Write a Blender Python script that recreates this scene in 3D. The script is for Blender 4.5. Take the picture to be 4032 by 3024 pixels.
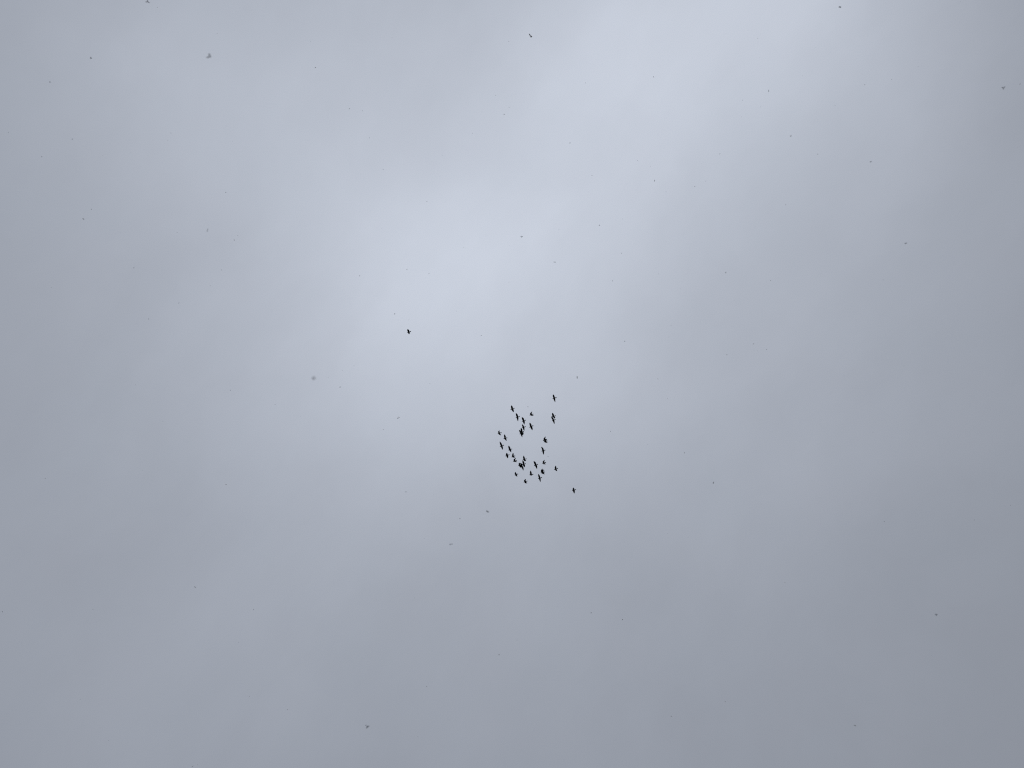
import bpy, math, random
from mathutils import Vector, Matrix

# ------------------------------------------------------------------ scene, camera, light
S = bpy.context.scene
for o in list(bpy.data.objects):
    bpy.data.objects.remove(o)
C = S.collection
R = math.radians

PW, PH = 4032.0, 3024.0                 # size of the photograph in pixels
LENS = 26.0
FPX = PW * LENS / 36.0                  # focal length in those pixels
ELEV = R(70)                            # the phone looks steeply up

cam_data = bpy.data.cameras.new('camera')
cam = bpy.data.objects.new('camera', cam_data)
C.objects.link(cam)
cam.location = (0, 0, 1.6)
cam.rotation_euler = (math.pi / 2 + ELEV, 0, 0)
cam_data.lens = LENS
cam_data.sensor_width = 36.0
cam_data.clip_start = 0.05
cam_data.clip_end = 20000.0
cam_data.dof.use_dof = True             # a phone lens: 2.4 mm opening, focused on the birds
cam_data.dof.focus_distance = 58.0
cam_data.dof.aperture_fstop = 10.8
S.camera = cam

SUN_EL, SUN_AZ = R(58), R(160)          # azimuth clockwise from +Y
world = bpy.data.worlds.new('World')
S.world = world
world.use_nodes = True
wn = world.node_tree
wn.nodes.clear()
w_out = wn.nodes.new('ShaderNodeOutputWorld')
w_bg = wn.nodes.new('ShaderNodeBackground')
w_sky = wn.nodes.new('ShaderNodeTexSky')
w_sky.sky_type = 'NISHITA'
w_sky.sun_disc = False
w_sky.sun_elevation = SUN_EL
w_sky.sun_rotation = SUN_AZ
w_bg.inputs['Strength'].default_value = 0.10
wn.links.new(w_sky.outputs[0], w_bg.inputs['Color'])
wn.links.new(w_bg.outputs[0], w_out.inputs['Surface'])

sun_dir = Vector((math.sin(SUN_AZ) * math.cos(SUN_EL), math.cos(SUN_AZ) * math.cos(SUN_EL), math.sin(SUN_EL)))
sun_data = bpy.data.lights.new('sun', 'SUN')
sun_data.energy = 1.2
sun_data.angle = R(14)
sun_data.color = (1.0, 0.96, 0.90)
sun = bpy.data.objects.new('sun', sun_data)
C.objects.link(sun)
sun.rotation_euler = sun_dir.to_track_quat('Z', 'Y').to_euler()
sun.location = sun_dir * 6000

S.view_settings.view_transform = 'Standard'
S.view_settings.look = 'None'
S.view_settings.gamma = 1.0
S.view_settings.exposure = 0.37
S.view_settings.use_curve_mapping = False
S.render.engine = 'CYCLES'
S.cycles.use_denoising = False
S.cycles.use_adaptive_sampling = False
S.cycles.filter_width = 1.15
S.cycles.max_bounces = 12
S.cycles.diffuse_bounces = 10

# ------------------------------------------------------------------ helpers
CAM_R = cam.rotation_euler.to_matrix()
CAM_P = cam.location.copy()
RIGHT, UP, BACK = CAM_R.col[0].copy(), CAM_R.col[1].copy(), CAM_R.col[2].copy()


def at(px, py, d):
    """the point seen at pixel (px, py) of the photograph, d metres away along the view"""
    return CAM_P + RIGHT * ((px - PW / 2) * d / FPX) + UP * ((PH / 2 - py) * d / FPX) - BACK * d


def mesh_obj(name, verts, faces, mat, smooth=True):
    me = bpy.data.meshes.new(name)
    me.from_pydata([tuple(v) for v in verts], [], faces)
    me.validate()
    me.update()
    me.materials.append(mat)
    if smooth:
        me.polygons.foreach_set('use_smooth', [True] * len(me.polygons))
    o = bpy.data.objects.new(name, me)
    C.objects.link(o)
    return o


def tag(o, label=None, cat=None, group=None, kind=None):
    if label: o['label'] = label
    if cat: o['category'] = cat
    if group: o['group'] = group
    if kind: o['kind'] = kind
    return o


class Nodes:
    """a small wrapper for wiring math nodes"""
    def __init__(self, name):
        self.mat = bpy.data.materials.new(name)
        self.mat.use_nodes = True
        self.t = self.mat.node_tree
        self.t.nodes.clear()
        self.out = self.t.nodes.new('ShaderNodeOutputMaterial')

    def put(self, sock, v):
        if isinstance(v, bpy.types.NodeSocket):
            self.t.links.new(v, sock)
        else:
            sock.default_value = v

    def m(self, op, a, b=0.0, c=0.0):
        n = self.t.nodes.new('ShaderNodeMath')
        n.operation = op
        for i, v in enumerate((a, b, c)):
            self.put(n.inputs[i], v)
        return n.outputs[0]

    def dot(self, v, w):
        n = self.t.nodes.new('ShaderNodeVectorMath')
        n.operation = 'DOT_PRODUCT'
        self.put(n.inputs[0], v)
        n.inputs[1].default_value = w
        return n.outputs['Value']

    def noise(self, v, scale, detail=2.0, rough=0.5, col=False):
        n = self.t.nodes.new('ShaderNodeTexNoise')
        n.inputs['Scale'].default_value = scale
        n.inputs['Detail'].default_value = detail
        n.inputs['Roughness'].default_value = rough
        self.put(n.inputs['Vector'], v)
        return n.outputs['Color' if col else 0]

    def coord(self, which='Object'):
        return self.t.nodes.new('ShaderNodeTexCoord').outputs[which]

    def add(self, kind):
        return self.t.nodes.new(kind)


# ------------------------------------------------------------------ materials
def cloud_material():
    """overcast: light from the sun and the blue sky above comes down through a
    cloud deck whose thickness changes slowly from place to place, with lens vignetting painted into it"""
    N = Nodes('overcast_cloud')
    obj = N.coord('Object')
    nrm = N.add('ShaderNodeVectorMath'); nrm.operation = 'NORMALIZE'
    N.put(nrm.inputs[0], obj)
    d = nrm.outputs[0]
    # slow wander of the cloud edges
    wob = N.add('ShaderNodeVectorMath'); wob.operation = 'SUBTRACT'
    N.put(wob.inputs[0], N.noise(d, 5.0, 4.0, 0.55, col=True)); wob.inputs[1].default_value = (0.5, 0.5, 0.5)
    wsc = N.add('ShaderNodeVectorMath'); wsc.operation = 'SCALE'
    N.put(wsc.inputs[0], wob.outputs[0]); wsc.inputs['Scale'].default_value = CLOUD_WOBBLE
    wd = N.add('ShaderNodeVectorMath'); wd.operation = 'ADD'
    N.put(wd.inputs[0], d); N.put(wd.inputs[1], wsc.outputs[0])
    d2 = wd.outputs[0]
    u = N.dot(d2, CLOUD_U)
    v = N.dot(d2, CLOUD_V)
    total = CLOUD_BASE
    for (u0, v0, a, b, c, amp) in CLOUD_THIN_VIGNETTE:
        du = N.m('SUBTRACT', u, u0)
        dv = N.m('SUBTRACT', v, v0)
        q = N.m('MULTIPLY', N.m('MULTIPLY', du, du), a)
        q = N.m('MULTIPLY_ADD', N.m('MULTIPLY', du, dv), b, q)
        q = N.m('MULTIPLY_ADD', N.m('MULTIPLY', dv, dv), c, q)
        g = N.m('EXPONENT', N.m('MULTIPLY', q, -1.0))
        total = N.m('MULTIPLY_ADD', g, amp, total)
    # streaky, soft structure of the cloud itself
    ang = R(58)
    cu, cv = Vector(CLOUD_U), Vector(CLOUD_V)
    xyz = N.add('ShaderNodeCombineXYZ')
    N.put(xyz.inputs['X'], N.m('MULTIPLY', N.dot(d2, cu * math.cos(ang) + cv * math.sin(ang)), 2.6))
    N.put(xyz.inputs['Y'], N.m('MULTIPLY', N.dot(d2, cv * math.cos(ang) - cu * math.sin(ang)), 5.2))
    big = N.m('SUBTRACT', N.noise(xyz.outputs[0], 1.0, 5.0, 0.56), 0.5)
    fine = N.m('SUBTRACT', N.noise(d, 60.0, 3.0, 0.6), 0.5)
    f = N.m('MULTIPLY_ADD', big, 0.20, 1.0)
    mott = N.m('SUBTRACT', N.noise(d2, 8.5, 4.0, 0.5), 0.5)
    f = N.m('MULTIPLY_ADD', mott, 0.06, f)
    f = N.m('MULTIPLY_ADD', fine, 0.018, f)
    # light coming slantwise crosses more cloud: an overcast sky is darker low down
    sep = N.add('ShaderNodeSeparateXYZ'); N.put(sep.inputs[0], d)
    f = N.m('MULTIPLY', f, N.m('MULTIPLY_ADD', N.m('MAXIMUM', sep.outputs['Z'], 0.0), 2 * CLOUD_GAIN / 3, CLOUD_GAIN / 3))
    total = N.m('MULTIPLY', total, f)
    # a breath of warmer and cooler grey
    tint = N.noise(d, 9.0, 2.0, 0.6)
    mix = N.add('ShaderNodeMix'); mix.data_type = 'RGBA'
    N.put(mix.inputs['Factor'], N.m('MULTIPLY_ADD', N.m('SUBTRACT', tint, 0.5), 0.8, 0.5))
    mix.inputs['A'].default_value = (*CLOUD_TINT_A, 1)
    mix.inputs['B'].default_value = (*CLOUD_TINT_B, 1)
    # thin cloud is whiter, thick cloud keeps the blue of the light above
    mw = N.add('ShaderNodeMix'); mw.data_type = 'RGBA'
    N.put(mw.inputs['Factor'], N.m('MULTIPLY_ADD', total, 1.8, -0.75))
    N.put(mw.inputs['A'], mix.outputs['Result'])
    mw.inputs['B'].default_value = (1.012, 1.0, 0.950, 1)
    sc = N.add('ShaderNodeVectorMath'); sc.operation = 'SCALE'
    N.put(sc.inputs[0], mw.outputs['Result']); N.put(sc.inputs['Scale'], total)
    tr = N.add('ShaderNodeBsdfTranslucent')
    N.put(tr.inputs['Color'], sc.outputs[0])
    N.t.links.new(tr.outputs[0], N.out.inputs['Surface'])
    return N.mat


def ground_material():
    N = Nodes('winter_meadow')
    p = N.coord('Object')
    n = N.noise(p, 0.35, 6.0, 0.6)
    r = N.add('ShaderNodeValToRGB')
    r.color_ramp.elements[0].position = 0.3
    r.color_ramp.elements[0].color = (0.035, 0.045, 0.02, 1)
    r.color_ramp.elements[1].position = 0.75
    r.color_ramp.elements[1].color = (0.11, 0.10, 0.06, 1)
    N.put(r.inputs[0], n)
    b = N.add('ShaderNodeBsdfPrincipled')
    N.put(b.inputs['Base Color'], r.outputs[0])
    b.inputs['Roughness'].default_value = 0.95
    bump = N.add('ShaderNodeBump')
    bump.inputs['Strength'].default_value = 0.6
    N.put(bump.inputs['Height'], N.noise(p, 9.0, 5.0, 0.65))
    N.t.links.new(bump.outputs[0], b.inputs['Normal'])
    N.t.links.new(b.outputs[0], N.out.inputs['Surface'])
    return N.mat


def feather_material():
    N = Nodes('black_feathers')
    p = N.coord('Object')
    w = N.add('ShaderNodeTexWave')
    w.inputs['Scale'].default_value = 22.0
    w.inputs['Distortion'].default_value = 2.5
    N.put(w.inputs['Vector'], p)
    r = N.add('ShaderNodeValToRGB')
    r.color_ramp.elements[0].color = (0.009, 0.010, 0.014, 1)
    r.color_ramp.elements[1].color = (0.022, 0.024, 0.032, 1)
    N.put(r.inputs[0], N.m('MULTIPLY_ADD', w.outputs['Fac'], 0.5, N.m('MULTIPLY', N.noise(p, 40.0, 3.0), 0.5)))
    b = N.add('ShaderNodeBsdfPrincipled')
    N.put(b.inputs['Base Color'], r.outputs[0])
    b.inputs['Roughness'].default_value = 0.6
    b.inputs['Specular IOR Level'].default_value = 0.25
    # flight feathers are one layer thick and let a little skylight through
    tr = N.add('ShaderNodeBsdfTranslucent')
    tr.inputs['Color'].default_value = (0.50, 0.52, 0.58, 1)
    th = N.add('ShaderNodeAttribute')
    th.attribute_name = 'thin'
    mx = N.add('ShaderNodeMixShader')
    N.put(mx.inputs[0], N.m('MULTIPLY', th.outputs['Fac'], 0.20))
    N.t.links.new(b.outputs[0], mx.inputs[1])
    N.t.links.new(tr.outputs[0], mx.inputs[2])
    N.t.links.new(mx.outputs[0], N.out.inputs['Surface'])
    return N.mat


def snow_material(name, through):
    N = Nodes(name)
    p = N.coord('Object')
    r = N.add('ShaderNodeValToRGB')
    r.color_ramp.elements[0].color = (0.90, 0.91, 0.93, 1)
    r.color_ramp.elements[1].color = (0.97, 0.97, 0.98, 1)
    N.put(r.inputs[0], N.noise(p, 900.0, 3.0))
    df = N.add('ShaderNodeBsdfDiffuse')
    N.put(df.inputs['Color'], r.outputs[0])
    tr = N.add('ShaderNodeBsdfTranslucent')
    N.put(tr.inputs['Color'], r.outputs[0])
    mx = N.add('ShaderNodeMixShader')
    mx.inputs[0].default_value = through
    N.t.links.new(df.outputs[0], mx.inputs[1])
    N.t.links.new(tr.outputs[0], mx.inputs[2])
    N.t.links.new(mx.outputs[0], N.out.inputs['Surface'])
    return N.mat


# thinner cloud, with the lens's edge darkening painted in too: (u, v, a, b, c, amount) soft patches in directions of the sky
CLOUD_U = (1.0, 0.0, 0.0)                                   # east
CLOUD_V = (0.0, -math.sin(R(70)), math.cos(R(70)))          # over the zenith to the south
CLOUD_WOBBLE = 0.085
CLOUD_BASE = 0.310
CLOUD_THIN_VIGNETTE = [
    (-0.031, 0.213, 4.47, 2.43, 10.80, 0.3583),
    (-0.010, 0.163, 7.67, 2.22, 33.09, -0.1824),
    (0.152, 0.336, 19.30, -28.73, 20.95, 0.2188),
    (0.041, 0.313, 16.38, 9.25, 73.86, -0.1372),
    (-0.414, -0.438, 0.83, 1.31, 4.47, 0.1348),
    (0.368, 0.436, 68.52, 56.18, 34.42, 0.0761),
]
CLOUD_THIN_VIGNETTE.append((0.205, 0.205, 95.0, 62.0, 30.0, -0.022))    # the crisp eastern edge of the bright patch
CLOUD_THIN_VIGNETTE.append((0.47, -0.05, 6.0, 0.0, 2.0, 0.016))
CLOUD_THIN_VIGNETTE.append((-0.50, 0.0, 9.0, 0.0, 1.5, 0.014))
CLOUD_THIN_VIGNETTE += [(-0.15, 0.15, 60.0, -10.0, 22.0, 0.035), (0.335, 0.43, 55.0, 0.0, 40.0, -0.060),
               (0.13, 0.43, 60.0, 0.0, 60.0, 0.020), (0.40, -0.42, 9.0, 0.0, 9.0, 0.012), (-0.42, -0.46, 20.0, 0.0, 30.0, 0.012), (-0.32, 0.36, 20.0, 0.0, 30.0, 0.016),
               (-0.12, -0.02, 30.0, 20.0, 30.0, 0.012), (0.34, 0.28, 25.0, 0.0, 25.0, 0.012)]
CLOUD_GAIN = 1.25
CLOUD_TINT_A = (1.012, 1.0, 0.974)
CLOUD_TINT_B = (0.988, 1.0, 0.978)

M_CLOUD, M_GROUND, M_FEATHER = cloud_material(), ground_material(), feather_material()
M_PALE = snow_material('airy_snow', 0.93)            # thin loose flakes let the light through
M_SNOW = snow_material('loose_snow', 0.80)
M_WET = snow_material('wet_snow', 0.50)              # dense wet clots hardly do

# ------------------------------------------------------------------ sky and ground
def build_sky():
    """a wide, very gently vaulted cloud deck 1500 m up that comes down to the horizon"""
    deck, rmax, nu, nr = 1500.0, 12000.0, 96, 40
    verts, faces = [(0, 0, deck)], []
    for j in range(1, nr + 1):
        r = rmax * (j / nr) ** 1.6
        z = deck * (1 - (r / rmax) ** 2) - 20 * (r / rmax)
        for i in range(nu):
            a = 2 * math.pi * i / nu
            verts.append((r * math.cos(a), r * math.sin(a), z))
    for i in range(nu):
        faces.append((0, 1 + (i + 1) % nu, 1 + i))
    for j in range(nr - 1):
        for i in range(nu):
            k = (i + 1) % nu
            faces.append((1 + j * nu + i, 1 + j * nu + k, 1 + (j + 1) * nu + k, 1 + (j + 1) * nu + i))
    o = mesh_obj('sky', verts, faces, M_CLOUD)
    tag(o, 'grey overcast sky with a brighter streak of thin cloud', kind='structure')


def build_ground():
    rnd = random.Random(3)
    rings = [0, 4, 12, 30, 80, 200, 500, 1200, 2600, 5600, 11900]
    n = 48
    verts, faces = [(0, 0, 0)], []
    for r in rings[1:]:
        for i in range(n):
            a = 2 * math.pi * i / n
            verts.append((r * math.cos(a), r * math.sin(a), rnd.uniform(-0.004, 0.004) * min(r, 300)))
    for i in range(n):
        faces.append((0, 1 + i, 1 + (i + 1) % n))
    for k in range(len(rings) - 2):
        for i in range(n):
            j = (i + 1) % n
            faces.append((1 + k * n + i, 1 + (k + 1) * n + i, 1 + (k + 1) * n + j, 1 + k * n + j))
    tag(mesh_obj('ground', verts, faces, M_GROUND), 'dull winter grass below the sky', kind='structure')


build_sky()
build_ground()

# ------------------------------------------------------------------ birds
BODY_L = 0.34
# body stations: x (fraction of the length, beak +0.5, tail -0.5), half width, half height, z lift
BODY = [(.500, .0015, .0015, -.004), (.455, .0075, .0070, -.001), (.425, .0140, .0125, .001),
        (.375, .0230, .0210, .004), (.325, .0250, .0230, .004), (.280, .0280, .0270, .001),
        (.235, .0330, .0340, -.003), (.140, .0375, .0385, -.006), (.040, .0360, .0370, -.006),
        (-.055, .0320, .0310, -.004), (-.150, .0265, .0220, -.001), (-.200, .0220, .0140, .001),
        (-.270, .0220, .0080, .002), (-.360, .0275, .0048, .002), (-.440, .0345, .0034, .001),
        (-.480, .0330, .0028, .001), (-.500, .0210, .0022, .001)]
WING0, WING1 = 6, 10                       # wing root spans these stations
ARM, HAND = 0.135, 0.205                   # wing bones in metres


def spline(a, b, c, t):
    """a smooth curve through a, b (t = .5) and c"""
    if t < 0.5:
        p0, p1, p2, p3, s = a + (a - b) * 0.6, a, b, c, t * 2
    else:
        p0, p1, p2, p3, s = a, b, c, c + (c - b) * 0.35, t * 2 - 1
    return 0.5 * ((2 * p1) + (p2 - p0) * s + (2 * p0 - 5 * p1 + 4 * p2 - p3) * s * s + (3 * p1 - p0 - 3 * p2 + p3) * s ** 3)


def bird_mesh(left, right, rnd):
    fat, fan, deep = rnd.uniform(1.12, 1.32), rnd.uniform(0.95, 1.35), rnd.uniform(1.03, 1.17)
    """one closed skin: body tube with a wing grown out of each flank.
    left / right = ((x, y) of the wrist, (x, y) of the tip) in body coordinates, metres, y outwards"""
    NR = 12
    verts, faces, thin = [], [], {}
    for (x, w, h, z) in BODY:
        for j in range(NR):
            a = R(15 + 30 * j)             # angle from the left flank, over the back
            k = fat if x > -.2 else fat + (fan - fat) * min(1.0, (-.2 - x) / .15)
            verts.append(Vector((x * BODY_L, w * k * math.cos(a), z + h * min(k, 1.1) * math.sin(a))))
    nb = len(BODY)
    # flank faces: left between j=11 (-15 deg) and j=0, right between j=5 and j=6
    for i in range(nb - 1):
        for j in range(NR):
            k = (j + 1) % NR
            if WING0 <= i < WING1 and j in (11, 5):
                continue
            faces.append((i * NR + j, i * NR + k, (i + 1) * NR + k, (i + 1) * NR + j))
    faces.append(tuple(range(NR))[::-1])
    faces.append(tuple((nb - 1) * NR + j for j in range(NR)))

    K = WING1 - WING0
    for side, (wrist, tip) in ((1, left), (-1, right)):
        ju, jl = (0, 11) if side == 1 else (5, 6)
        up = [(WING0 + i) * NR + ju for i in range(K + 1)]
        lo = [(WING0 + i) * NR + jl for i in range(K + 1)]
        R0 = (verts[up[0]] + verts[lo[0]]) / 2
        R1 = (verts[up[-1]] + verts[lo[-1]]) / 2
        wx, wy = wrist
        tx, ty = tip
        arm = math.hypot(wx - R0.x, wy - abs(R0.y))
        hand = math.hypot(tx - wx, ty - wy)
        za = 0.75 * math.sqrt(max(0.0, ARM ** 2 - min(arm, ARM) ** 2)) + 0.012
        zh = 0.60 * math.sqrt(max(0.0, HAND ** 2 - min(hand, HAND) ** 2)) + 0.004
        W = Vector((wx, side * wy, R0.z + za))
        P = Vector((tx, side * ty, R0.z + za + zh))
        chord = (R0 - R1).x
        Mi = W + Vector((-chord * deep, 0, -0.004))
        if hand > 1e-4 and tx < wx - 0.06:  # hand folded back: the trailing edge draws in
            Mi.y -= side * min(0.02, 0.25 * (wx - tx))
        tipw = 0.044
        hd = Vector((tx - wx, side * (ty - wy), 0))
        hd = hd.normalized() if hd.length > 1e-5 else Vector((0, side, 0))
        back = Vector((-abs(hd.y), -hd.x * side * (1 if hd.y * side > 0 else 1), 0))
        # perpendicular of the hand, turned towards the tail / body
        perp = Vector((-hd.y, hd.x, 0)) * side
        if perp.x > 0:
            perp = -perp
        Pl = P - perp * tipw * 0.5
        Pt = P + perp * tipw * 0.5
        prev_u, prev_l = up, lo
        NS = 10
        for s in range(1, NS + 1):
            t = s / NS
            le = spline(R0, W, Pl, t)
            te = spline(R1, Mi, Pt, t)
            if s >= 6:                     # primaries: slightly ragged trailing edge
                te = te + (te - le).normalized() * rnd.uniform(-0.006, 0.006)
            if s == NS:
                mid = (le + te) / 2
                le = mid + (le - mid) * 0.62
                te = mid + (te - mid) * 0.62
            th = 0.020 * (1 - t) ** 1.5 + 0.0035
            cu, cl = [], []
            for i in range(K + 1):
                f = i / K
                q = le.lerp(te, f)
                prof = max(0.12, math.sin(math.pi * min(1, f * 0.9 + 0.12)) ** 0.8)
                camber = 0.05 * (te - le).length * math.sin(math.pi * f)
                cu.append(len(verts)); verts.append(q + Vector((0, 0, camber + th * 0.5 * prof)))
                cl.append(len(verts)); verts.append(q + Vector((0, 0, camber - th * 0.5 * prof)))
            ring0 = prev_u + prev_l[::-1]
            ring1 = cu + cl[::-1]
            n = len(ring0)
            for i in range(n):
                k = (i + 1) % n
                f = (ring0[i], ring0[k], ring1[k], ring1[i])
                faces.append(f if side == 1 else f[::-1])
            for i in range(K + 1):         # thin towards the rear and the tip
                thin[cu[i]] = thin[cl[i]] = min(1.0, 0.15 + 0.5 * t + 0.5 * i / K)
            prev_u, prev_l = cu, cl
        cap = tuple(prev_u + prev_l[::-1])
        faces.append(cap if side == 1 else cap[::-1])
    return verts, faces, [thin.get(i, 0.0) for i in range(len(verts))]


# every bird: crop origin, crop scale, beak, tail, upper wing (wrist, tip), lower wing (wrist, tip), depth shift, label
Z = 2212 / 120.0
BIRDS = [
 ((1560,1260), 20.74, (870,1015), (1205,935), (890,850), (920,735), (970,1100), (1045,1140), 0,
  'lone black bird flying far ahead, up and left of the whole flock'),
 ((2130,1540), Z, (830,550), (1130,460), (855,370), (890,240), (930,640), (1045,795), 0,
  'black bird with wings spread, topmost of all birds in the flock'),
 ((2130,1610), Z, (762,592), (1065,485), (805,420), (835,290), (920,640), (1010,712), 2.0,
  'upper black bird of the overlapping pair just below the topmost bird'),
 ((2130,1610), Z, (785,880), (1058,762), (768,690), (758,552), (882,940), (985,1098), 0,
  'lower black bird of the overlapping pair just below the topmost bird'),
 ((2000,1580), Z, (175,605), (475,505), (213,430), (250,303), (298,690), (408,797), 0,
  'black bird with spread wings heading the diagonal file at the upper left of the flock'),
 ((2000,1580), Z, (555,1190), (860,1095), (573,985), (588,862), (645,1275), (735,1447), 0,
  'black bird with long narrow spread wings, second from the top of the diagonal file'),
 ((2000,1580), Z, (1000,1472), (1297,1365), (1012,1275), (1018,1158), (1098,1530), (1190,1697), 0,
  'black bird with spread wings, third from the top of the diagonal file'),
 ((2000,1580), Z, (1550,1012), (1848,925), (1603,880), (1762,752), (1668,1052), (1858,1045), 0,
  'black bird with wings swept back like a swallow, between the file and the topmost bird'),
 ((2030,1650), Z, (990,615), (1287,475), (1008,400), (1030,272), (1118,700), (1228,818), 0,
  'black bird with spread wings right of the diagonal file, directly under the swallow-shaped bird'),
 ((2030,1650), Z, (448,632), (740,550), (470,510), (488,388), (538,730), (637,852), 0,
  'black bird fourth in the diagonal file, just above the merged pair at its end'),
 ((2030,1650), Z, (318,985), (612,885), (364,785), (400,643), (470,1070), (538,1172), 2.2,
  'upper right bird of the merged dark pair at the lower end of the diagonal file'),
 ((2030,1650), Z, (275,1092), (582,985), (285,950), (268,797), (375,1150), (490,1322), 0,
  'lower left bird of the merged dark pair at the lower end of the diagonal file'),
 ((1940,1680), Z, (350,505), (642,430), (375,388), (487,283), (440,575), (603,632), 0,
  'black bird with short half-folded wings, leftmost at the edge of the flock'),
 ((1940,1680), Z, (775,880), (1057,800), (814,700), (850,568), (868,930), (1002,1032), 0,
  'black bird with spread wings just right of and below the leftmost bird'),
 ((1940,1680), Z, (510,1452), (812,1335), (528,1275), (513,1092), (620,1530), (728,1680), 0,
  'black bird with very long spread wings straight below the leftmost bird'),
 ((1960,1760), Z, (755,240), (1042,135), (762,40), (787,-85), (856,290), (976,388), 0,
  'black bird with spread wings right of the long-winged bird at the left edge'),
 ((1960,1760), Z, (538,667), (848,550), (580,550), (656,448), (633,720), (727,832), 0,
  'black bird with half-folded upper wing, lowest of the birds along the left edge'),
 ((1960,1760), Z, (980,742), (1267,635), (1034,590), (1116,438), (1090,770), (1228,797), 0,
  'black bird with curved wings, between the half-folded bird on the left and the three-bird cluster'),
 ((1960,1760), Z, (1095,1057), (1387,970), (1143,930), (1308,797), (1212,1100), (1398,1092), 0,
  'black arrow-shaped bird with swept-back wings, just up and left of the three-bird cluster'),
 ((1960,1760), Z, (1795,930), (2088,855), (1828,790), (1886,642), (1930,1030), (2038,1032), 0,
  'black bird with one long upper wing, touching the top of the three-bird cluster'),
 ((1960,1760), Z, (1745,1282), (2037,1205), (1788,1110), (1808,968), (1860,1380), (1962,1477), 2.4,
  'right bird of the cluster of three overlapping birds low in the flock'),
 ((2020,1780), Z, (500,1072), (792,1005), (560,905), (528,797), (642,1170), (752,1342), 0,
  'middle bird of the cluster of three overlapping birds, its wing reaching lowest'),
 ((2020,1780), Z, (362,1002), (655,905), (398,880), (462,787), (498,1112), (600,1132), -2.2,
  'left bird of the cluster of three overlapping birds low in the flock'),
 ((2020,1780), Z, (1515,1007), (1812,880), (1518,810), (1512,662), (1622,1060), (1747,1230), 0,
  'black bird with long narrow spread wings, right of the three-bird cluster on its own'),
 ((2010,1830), Z, (283,752), (557,665), (298,640), (362,538), (368,820), (503,872), 0,
  'small-looking black bird below the three-bird cluster, wings half closed'),
 ((2010,1830), Z, (1358,742), (1657,690), (1403,580), (1460,438), (1468,795), (1582,787), 0,
  'black bird with one long raised wing and one short wing, low in the flock'),
 ((2010,1830), Z, (938,1267), (1232,1178), (978,1150), (1108,1057), (1062,1352), (1218,1352), 0,
  'black bird with wings drawn back, lowest of the main flock'),
 ((2090,1800), Z, (515,1562), (808,1475), (535,1370), (560,1238), (608,1640), (708,1803), 0,
  'black bird with long spread wings at the bottom of the flock, below the comb-like pair'),
 ((2090,1800), Z, (813,452), (1103,385), (865,330), (1008,217), (932,530), (1108,510), 0,
  'black bird with swept-back wings, alone above the comb-like overlapping pair'),
 ((2090,1800), Z, (1678,907), (1968,808), (1738,740), (1817,643), (1790,965), (1922,1033), 0,
  'black bird with a paler upper wing, at the right side of the lower flock'),
 ((2090,1800), Z, (688,1092), (983,988), (730,970), (857,852), (830,1150), (965,1190), 2.2,
  'upper bird of the comb-like overlapping pair low on the right of the flock'),
 ((2090,1800), Z, (723,1162), (1008,1075), (795,1020), (917,907), (830,1215), (1012,1252), 0,
  'lower bird of the comb-like overlapping pair low on the right of the flock'),
 ((2110,1700), Z, (498,647), (808,560), (558,510), (702,357), (650,700), (800,712), 2.2,
  'upper bird of the overlapping pair in the middle right of the flock, wing swept up'),
 ((2110,1700), Z, (558,747), (838,660), (640,620), (745,512), (680,792), (853,812), 0,
  'lower bird of the overlapping pair in the middle right of the flock, wing swept down'),
 ((2110,1700), Z, (393,1417), (692,1325), (430,1255), (403,1102), (488,1500), (565,1668), 0,
  'black bird with long spread wings, alone directly below the middle right pair'),
 ((2210,1890), Z, (768,787), (1072,690), (825,665), (902,577), (873,880), (970,997), 0,
  'black bird trailing apart at the lower right, farthest right of all'),
]


def build_birds():
    rnd = random.Random(11)
    for (ox, oy), zf, bk, tl, wu, tu, wl, tlw, shift, label in BIRDS:
        P = lambda q: Vector((ox + q[0] / zf, oy + q[1] / zf))
        b, t = P(bk), P(tl)
        ln = (b - t).length
        d = FPX * BODY_L / ln
        d = 58.0 + max(-3.5, min(3.5, d - 58.0)) + shift
        mpp = d / FPX
        c = (b + t) / 2
        fx = (b - t).normalized()                       # forward, image coordinates (y down)
        left = Vector((-fx.y, fx.x))                    # seen from below, flying left: left wing is up
        if left.y > 0:
            left = -left
        def loc(q, sgn):
            v = (P(q) - c) * mpp
            return (v.dot(fx), max(0.045, v.dot(left) * sgn))
        verts, faces, thin = bird_mesh((loc(wu, 1), loc(tu, 1)), (loc(wl, -1), loc(tlw, -1)), rnd)
        o = mesh_obj('bird', verts, faces, M_FEATHER)
        if len(o.data.vertices) == len(thin):
            o.data.attributes.new('thin', 'FLOAT', 'POINT').data.foreach_set('value', thin)
        X = (RIGHT * fx.x - UP * fx.y).normalized()
        Zv = -BACK                                      # back of the bird turned away from the viewer
        Y = Zv.cross(X)
        m = Matrix((X, Y, Zv)).transposed().to_4x4()
        m.translation = at(c.x, c.y, d)
        o.matrix_world = m
        k = ln * mpp / BODY_L
        if abs(k - 1) > 0.004:
            o.scale = (k, 1, 1)
        tag(o, label, 'bird', 'black birds of the flock')


build_birds()

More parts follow.
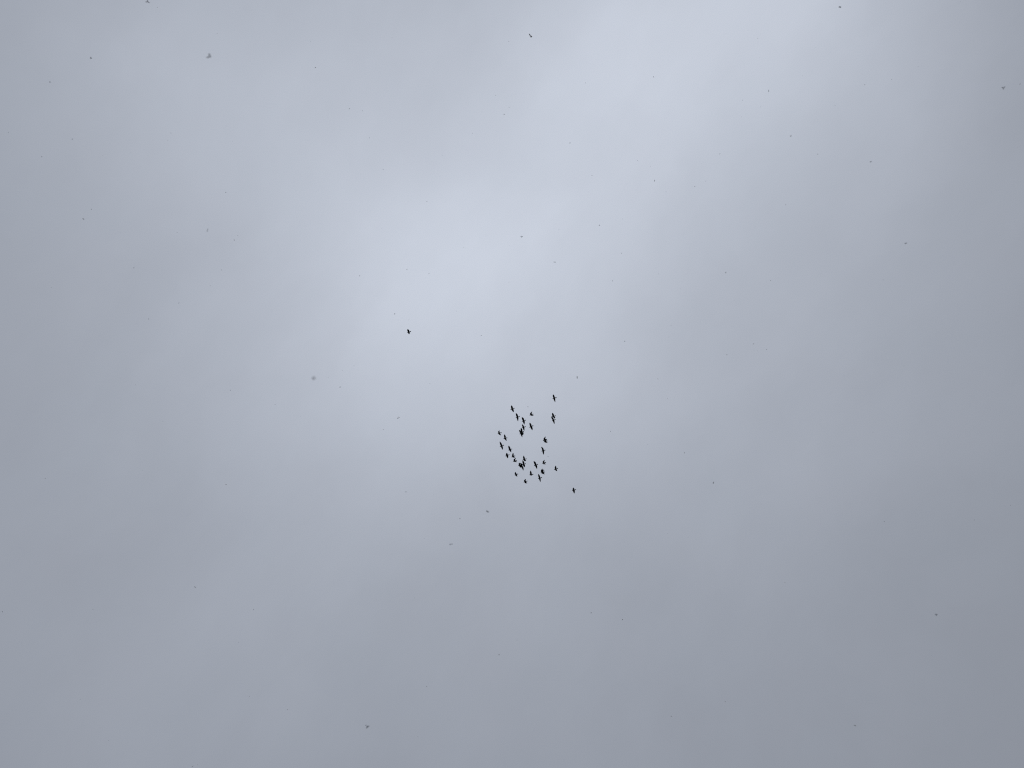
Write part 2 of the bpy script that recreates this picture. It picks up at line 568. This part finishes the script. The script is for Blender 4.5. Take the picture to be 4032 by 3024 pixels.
# ------------------------------------------------------------------ falling snow
def lump(verts, faces, c, r, stretch, ang, rnd):
    """a ragged clot of crystals: jittered icosahedron, once split, stretched along ang"""
    g = (1 + 5 ** 0.5) / 2
    base = [Vector(v).normalized() for v in ((-1,g,0),(1,g,0),(-1,-g,0),(1,-g,0),(0,-1,g),(0,1,g),(0,-1,-g),(0,1,-g),(g,0,-1),(g,0,1),(-g,0,-1),(-g,0,1))]
    fs = [(0,11,5),(0,5,1),(0,1,7),(0,7,10),(0,10,11),(1,5,9),(5,11,4),(11,10,2),(10,7,6),(7,1,8),(3,9,4),(3,4,2),(3,2,6),(3,6,8),(3,8,9),(4,9,5),(2,4,11),(6,2,10),(8,6,7),(9,8,1)]
    n0 = len(verts)
    ca, sa = math.cos(ang), math.sin(ang)
    for v in base:
        q = v * r * rnd.uniform(0.72, 1.25)
        q.x *= stretch
        q.z *= 0.8
        verts.append(Vector((c[0] + q.x * ca - q.y * sa, c[1] + q.x * sa + q.y * ca, c[2] + q.z)))
    faces.extend(tuple(n0 + i for i in f) for f in fs)


def crystal(verts, faces, c, r, rnd):
    """a thin six-armed plate, tilted at random"""
    n0 = len(verts)
    rot = Matrix.Rotation(rnd.uniform(0, 6.28), 3, 'Z') @ Matrix.Rotation(rnd.uniform(-0.9, 0.9), 3, 'X') @ Matrix.Rotation(rnd.uniform(-0.9, 0.9), 3, 'Y')
    for zz in (-0.06, 0.06):
        for i in range(12):
            a = math.pi * i / 6
            k = r * (1.0 if i % 2 == 0 else 0.42)
            verts.append(Vector(c) + rot @ Vector((k * math.cos(a), k * math.sin(a), zz * r)))
    for i in range(12):
        j = (i + 1) % 12
        faces.append((n0 + i, n0 + j, n0 + 12 + j, n0 + 12 + i))
    faces.append(tuple(n0 + i for i in range(12))[::-1])
    faces.append(tuple(n0 + 12 + i for i in range(12)))


# shapes as clots in a frame one unit across: (x, y, radius, stretch, angle)
SHAPES = {
 'dot':   [(0, 0, .36, 1.15, .5), (.14, .1, .24, 1, 0)],
 'oval':  [(-.14, 0, .24, 1.5, 0), (.2, .03, .20, 1.3, .3)],
 'streak':[(-.3, 0, .15, 1.4, 0), (0, .02, .17, 1.4, 0), (.3, -.02, .13, 1.5, .2)],
 'vee':   [(.05, .32, .17, 1, 0), (.16, .1, .16, 1.3, -1.0), (-.12, .02, .17, 1.4, 1.1), (-.24, -.28, .14, 1.2, .6), (.34, -.12, .09, 1.6, -.8)],
 'round': [(-.08, .02, .30, 1.1, 0), (.16, .12, .26, 1, .4), (.1, -.16, .25, 1, 0), (-.12, -.22, .2, 1, 0), (-.02, .27, .14, 1, 0)],
 'bent':  [(-.32, .42, .10, 1, .8), (-.22, .12, .17, 1.2, -.7), (.02, -.06, .17, 1.2, -.7), (.2, -.24, .20, 1.1, .4), (.1, -.4, .16, 1.2, 0)],
 'tri':   [(0, .2, .18, 1, 0), (-.16, -.12, .22, 1, 0), (.2, -.14, .2, 1.2, 0), (0, -.1, .22, 1, 0), (.42, -.16, .08, 1, 0)],
 'wing':  [(-.3, .3, .12, 1.4, -.6), (-.02, .1, .19, 1.3, -.7), (.2, .05, .18, 1.2, .3), (.42, .16, .1, 1.5, .3), (-.1, -.26, .17, 1.3, .5)],
 'double':[(-.26, 0, .2, 1.1, .8), (.28, .02, .19, 1, 0)],
 'cee':   [(-.06, .28, .17, 1.1, 1.2), (-.12, .0, .14, 1.4, 1.5), (0, -.28, .17, 1.3, -.5), (.2, .2, .1, 1.2, 1.3)],
 'star':  [(-.3, .04, .17, 1.2, 0), (.3, .08, .15, 1.2, .6), (0, -.08, .17, 1.5, 0), (.06, .3, .07, 1.6, 1.3)],
}
FLAKES = [
 # x, y, size in photo pixels, metres away, shape, turn, label
 (823, 222, 23, 0.72, 'vee', 0, 'largest snowflake, grey and blurred like an upside-down V, in the upper left sky'),
 (1235, 1489, 14, 0.42, 'round', 0, 'large pale round blurred snowflake below and left of the lone bird'),
 (2089, 140, 15, 2.6, 'bent', 0, 'dark bent snowflake near the top edge, just right of centre'),
 (581, 7, 15, 1.6, 'wing', -40, 'grey snowflake at the top edge above and left of the V-shaped flake'),
 (358, 228, 10, 2.2, 'tri', 0, 'grey triangular snowflake level with the V-shaped flake, farther left'),
 (3308, 28, 13, 2.0, 'oval', 4, 'grey oblong snowflake near the top edge in the right part of the sky'),
 (1446, 2861, 17, 1.6, 'wing', 0, 'grey winged snowflake near the bottom edge, left of centre'),
 (3687, 2421, 12, 1.9, 'tri', 180, 'grey pointed snowflake by itself in the lower right of the sky'),
 (1920, 2015, 15, 1.4, 'oval', -25, 'grey slanting snowflake straight below the left side of the flock'),
 (1569, 1645, 11, 2.6, 'double', 35, 'dark two-lobed snowflake between the round blurred flake and the flock'),
 (2273, 1486, 10, 2.3, 'cee', 0, 'dark C-shaped snowflake above and right of the topmost bird'),
 (2054, 932, 9, 3.0, 'star', 0, 'dark star-shaped snowflake in the bright cloud high above the flock'),
 (2184, 1032, 8, 3.0, 'double', -10, 'dark two-piece snowflake below and right of the star-shaped flake'),
 (3951, 346, 14, 1.3, 'wing', 20, 'pale triangular snowflake near the right edge, upper part of the sky'),
 (4016, 331, 6, 1.9, 'dot', 0, 'small grey snowflake closest to the right edge, upper part of the sky'),
 (1776, 2143, 13, 1.2, 'double', 0, 'pale double snowflake below and left of the slanting grey flake'),
 (3027, 358, 9, 2.4, 'double', 88, 'small snowflake of two pieces, one above the other, upper right sky'),
 (3114, 535, 9, 1.7, 'vee', 180, 'pale V-shaped snowflake below the upper right two-piece flake'),
 (2834, 606, 7, 2.9, 'streak', 40, 'small slanting snowflake right of the brightest cloud, left of the pale V-shaped flake'),
 (3220, 607, 6, 2.6, 'oval', 55, 'small slanting snowflake just below and right of the pale V-shaped flake'),
 (3429, 637, 8, 2.0, 'oval', 0, 'small flat snowflake farthest right of the row below the pale V-shaped flake'),
 (197, 323, 8, 1.9, 'oval', 0, 'small grey snowflake near the upper left edge, below the triangular flake'),
 (1242, 266, 7, 2.1, 'dot', 0, 'small grey snowflake right of the V-shaped flake in the upper sky'),
 (328, 862, 8, 2.4, 'oval', -30, 'larger of two small snowflakes close together near the left edge'),
 (360, 824, 5, 2.4, 'dot', 0, 'smaller and upper of two small snowflakes close together near the left edge'),
 (164, 617, 6, 1.6, 'dot', 0, 'faint grey snowflake near the left edge, halfway down to the close couple'),
 (285, 548, 6, 1.6, 'dot', 0, 'faint grey snowflake up and right of another faint one at the left edge'),
 (817, 906, 11, 1.2, 'double', 78, 'faint upright double snowflake far below the V-shaped flake'),
 (922, 945, 6, 2.7, 'dot', 0, 'small dark snowflake right of the faint upright double flake'),
 (2573, 303, 6, 2.7, 'dot', 0, 'small snowflake on the bright cloud near the top, right of centre'),
 (2305, 326, 5, 3.0, 'oval', 70, 'tiny snowflake in bright cloud between two others, below right of the bent flake'),
 (1985, 450, 6, 3.8, 'dot', 0, 'small dark snowflake below the bent flake, left of the small black dash'),
 (2244, 563, 7, 3.8, 'oval', 0, 'small black dash of a snowflake in the bright cloud, above the star-shaped flake'),
 (1376, 428, 6, 1.7, 'dot', 0, 'faint snowflake below and right of the small grey one beside the V-shaped flake'),
 (1681, 793, 7, 2.6, 'streak', 60, 'thin snowflake in bright cloud, left of and above the star-shaped flake'),
 (2577, 711, 8, 3.2, 'streak', 86, 'thin upright snowflake on the right border of the bright cloud'),
 (2360, 887, 7, 1.9, 'dot', 0, 'faint snowflake right of and slightly above the star-shaped flake'),
 (2447, 997, 5, 3.6, 'dot', 0, 'tiny dark snowflake farther right of the two-piece flake above the flock'),
 (3405, 334, 5, 3.6, 'dot', 0, 'tiny dark snowflake in the upper right sky, right of the two-piece flake'),
 (2736, 735, 5, 2.9, 'dot', 0, 'tiny snowflake right of and below the thin upright flake'),
 (3094, 806, 5, 2.7, 'dot', 0, 'tiny snowflake well below the pale V-shaped flake'),
 (3567, 958, 10, 1.4, 'oval', 0, 'faint flat snowflake alone in the grey right side of the sky'),
 (527, 1055, 7, 1.7, 'dot', 0, 'faint snowflake in the left sky, below and right of the close couple'),
 (872, 1063, 7, 3.2, 'streak', 0, 'small dark level dash of a snowflake, left sky below the faint double flake'),
 (828, 1124, 5, 2.7, 'streak', 10, 'tiny dash of a snowflake just below the small dark level dash'),
 (586, 1256, 6, 2.2, 'dot', 0, 'small snowflake in the left sky, lower left of another small one'),
 (704, 1193, 5, 2.4, 'dot', 0, 'small snowflake in the left sky, upper right of another small one'),
 (1340, 1524, 8, 3.2, 'streak', 5, 'small dark level dash of a snowflake right of the round blurred flake'),
 (907, 1537, 6, 3.0, 'streak', 85, 'tiny upright snowflake left of the round blurred flake'),
 (1083, 1593, 5, 2.6, 'dot', 0, 'tiny snowflake below and left of the round blurred flake'),
 (890, 1908, 6, 2.9, 'dot', 0, 'small dark snowflake alone far below the round blurred flake'),
 (178, 1884, 5, 2.6, 'dot', 0, 'tiny snowflake near the left edge, lower half of the sky'),
 (1416, 1086, 7, 1.9, 'oval', 50, 'faint slanting snowflake above and left of the lone bird'),
 (1602, 1061, 6, 2.1, 'dot', 0, 'faint snowflake high above the lone bird'),
 (1689, 1078, 5, 3.0, 'dot', 0, 'tiny dark snowflake above and right of the lone bird'),
 (1554, 1236, 6, 2.9, 'dot', 0, 'small snowflake close above and left of the lone bird'),
 (1895, 1321, 5, 2.9, 'dot', 0, 'tiny snowflake right of the lone bird at the same height'),
 (2412, 1106, 5, 3.6, 'dot', 0, 'tiny dark snowflake well below and right of the two-piece flake'),
 (2460, 1344, 7, 2.0, 'tri', 180, 'small faint snowflake up and right of the C-shaped flake'),
 (2591, 1492, 6, 2.8, 'streak', -55, 'small slanting snowflake right of the C-shaped flake at the same height'),
 (1509, 1691, 4, 2.6, 'dot', 0, 'tiny snowflake just below and left of the dark two-lobed flake'),
 (2079, 1602, 7, 2.4, 'streak', -30, 'thin faint snowflake close to the swallow-shaped bird, above it'),
 (2404, 1698, 5, 2.6, 'dot', 0, 'tiny snowflake right of the flock, level with its middle'),
 (2158, 1798, 6, 2.2, 'tri', 180, 'small grey snowflake inside the flock, right of the lower birds'),
 (1598, 1937, 7, 2.9, 'star', 0, 'small dark snowflake left of and below the flock, above the slanting grey flake'),
 (2967, 1354, 7, 3.0, 'star', 0, 'darkest small snowflake of the group in the middle right sky'),
 (3019, 1376, 6, 2.4, 'oval', 40, 'small snowflake rightmost of the group in the middle right sky'),
 (2862, 1397, 5, 2.6, 'dot', 0, 'tiny snowflake leftmost of the group in the middle right sky'),
 (3034, 1105, 4, 3.4, 'dot', 0, 'tiny dark snowflake above the group in the middle right sky'),
 (2857, 1073, 7, 1.4, 'dot', 0, 'faint snowflake above and left of the tiny dark one, middle right sky'),
 (2809, 1901, 9, 2.1, 'oval', 75, 'grey upright snowflake to the right of the trailing bird'),
 (2695, 1783, 7, 2.4, 'oval', 60, 'small snowflake above and left of the grey upright one right of the flock'),
 (769, 2312, 8, 2.6, 'double', -45, 'small dark snowflake of two specks in the lower left sky'),
 (998, 2400, 6, 2.8, 'streak', 80, 'tiny upright snowflake right of the two-speck flake, lower left sky'),
 (9, 2409, 7, 2.4, 'oval', 80, 'small snowflake at the left edge in the lower sky'),
 (1132, 2794, 6, 2.9, 'streak', 15, 'small dash of a snowflake near the bottom, left of the winged flake'),
 (758, 3018, 8, 2.6, 'streak', 40, 'small snowflake touching the bottom edge in the left half'),
 (1811, 2042, 7, 3.2, 'star', 20, 'small dark snowflake just left of the slanting grey flake'),
 (2451, 2440, 6, 3.2, 'dot', 0, 'small dark round snowflake in the lower sky, right of centre'),
 (1965, 2578, 7, 2.4, 'dot', 0, 'small grey snowflake low in the sky at centre'),
 (2328, 2413, 6, 1.8, 'dot', 0, 'faint snowflake just left of the small dark round one in the lower sky'),
 (2644, 2820, 7, 2.0, 'oval', 35, 'faint slanting snowflake near the bottom, right of centre'),
 (2856, 2763, 7, 2.7, 'streak', -40, 'small dark slanting snowflake near the bottom, right half'),
 (3367, 2857, 10, 1.7, 'oval', -20, 'grey snowflake near the bottom edge in the right part of the sky'),
 (3482, 2054, 5, 2.9, 'dot', 0, 'tiny snowflake in the right sky, left of the other tiny one above the pointed flake'),
 (3836, 2047, 5, 2.9, 'dot', 0, 'tiny snowflake near the right edge, above the grey pointed flake'),
 (1680, 2703, 5, 2.4, 'dot', 0, 'faint tiny snowflake low in the sky, above and right of the winged flake'),
 (889, 758, 6, 2.0, 'dot', 0, 'faint tiny snowflake above the faint upright double flake'),
]


def build_flakes():
    rnd = random.Random(5)
    for (x, y, size, d, shape, turn, label) in FLAKES:
        dark = 'dark' in label or 'black' in label
        pale = not dark and any(w in label for w in ('pale', 'faint', 'blurred', 'grey'))
        if size < 7.5:
            size *= 0.78
        s = size * d / FPX
        verts, faces = [], []
        a = R(turn)
        ca, sa = math.cos(a), math.sin(a)
        for (cx, cy, r, st, an) in SHAPES[shape]:
            c = ((cx * ca - cy * sa) * s, (cx * sa + cy * ca) * s, rnd.uniform(-.2, .2) * s)
            lump(verts, faces, c, r * s * (0.92 if pale and shape == 'vee' else 1.0), st, an + a, rnd)
            if not pale:
                crystal(verts, faces, (c[0], c[1], c[2]), r * s * 1.15, rnd)
        o = mesh_obj('snowflake', verts, faces, M_WET if dark else M_PALE if pale else M_SNOW, smooth=False)
        m = Matrix((RIGHT, UP, BACK)).transposed().to_4x4()
        m.translation = at(x, y, d)
        o.matrix_world = m
        tag(o, label, 'snowflake', 'snowflakes falling in front of the sky')


FINE = [(620,29),(1222,162),(855,132),(914,556),(1167,855),(936,928),(697,916),(33,522),(661,553),(673,524),(515,601),
 (2004,163),(2004,422),(1952,375),(1860,525),(1427,436),(2561,654),(2622,755),(2201,903),(2331,691),(1826,973),(2452,862),
 (2511,633),(1455,543),(1509,667),(2984,151),(2924,395),(3615,263),(3288,416),(3511,313),(2779,713),(2995,421),(2920,460),
 (1292,1486),(533,1515),(560,1851),(202,1131),(641,1658),(2004,1111),(1611,1257),(1797,1225),(2594,1079),(2642,1282),
 (2634,1327),(2550,1750),(1394,1440),(1348,1459),(2628,1568),(1693,1510),(2076,1788),(2983,1382),(3477,1102),(3437,1702),
 (2997,1984),(3979,1990),(3700,1591),(366,2399),(940,2529),(983,2742),(778,3011),(316,2753),(427,2916),(1670,2120),
 (1655,2032),(1481,2363),(1631,2354),(2035,2520),(2629,2101),(2590,2630),(1645,2901),(2710,2115),(3091,2294)]


def build_fine_snow():
    """the specks too small and faint to count, spread through the air near the camera"""
    rnd = random.Random(8)
    verts, faces = [], []
    pts = [(x, y, rnd.uniform(2.4, 4.2), rnd.uniform(1.5, 2.4)) for x, y in FINE]
    for k in range(220):
        pts.append((rnd.uniform(-900, PW + 900), rnd.uniform(-700, PH + 700), rnd.uniform(2.0, 9.0), rnd.uniform(0.6, 1.2)))
    for (x, y, d, px) in pts:
        p = at(x, y, d)
        lump(verts, faces, p, 0.5 * px * d / FPX, rnd.uniform(1, 1.6), rnd.uniform(0, 3.1), rnd)
    tag(mesh_obj('fine_snow', verts, faces, M_PALE, smooth=False), 'fine specks of snow scattered all over the sky', kind='stuff')


build_flakes()
build_fine_snow()
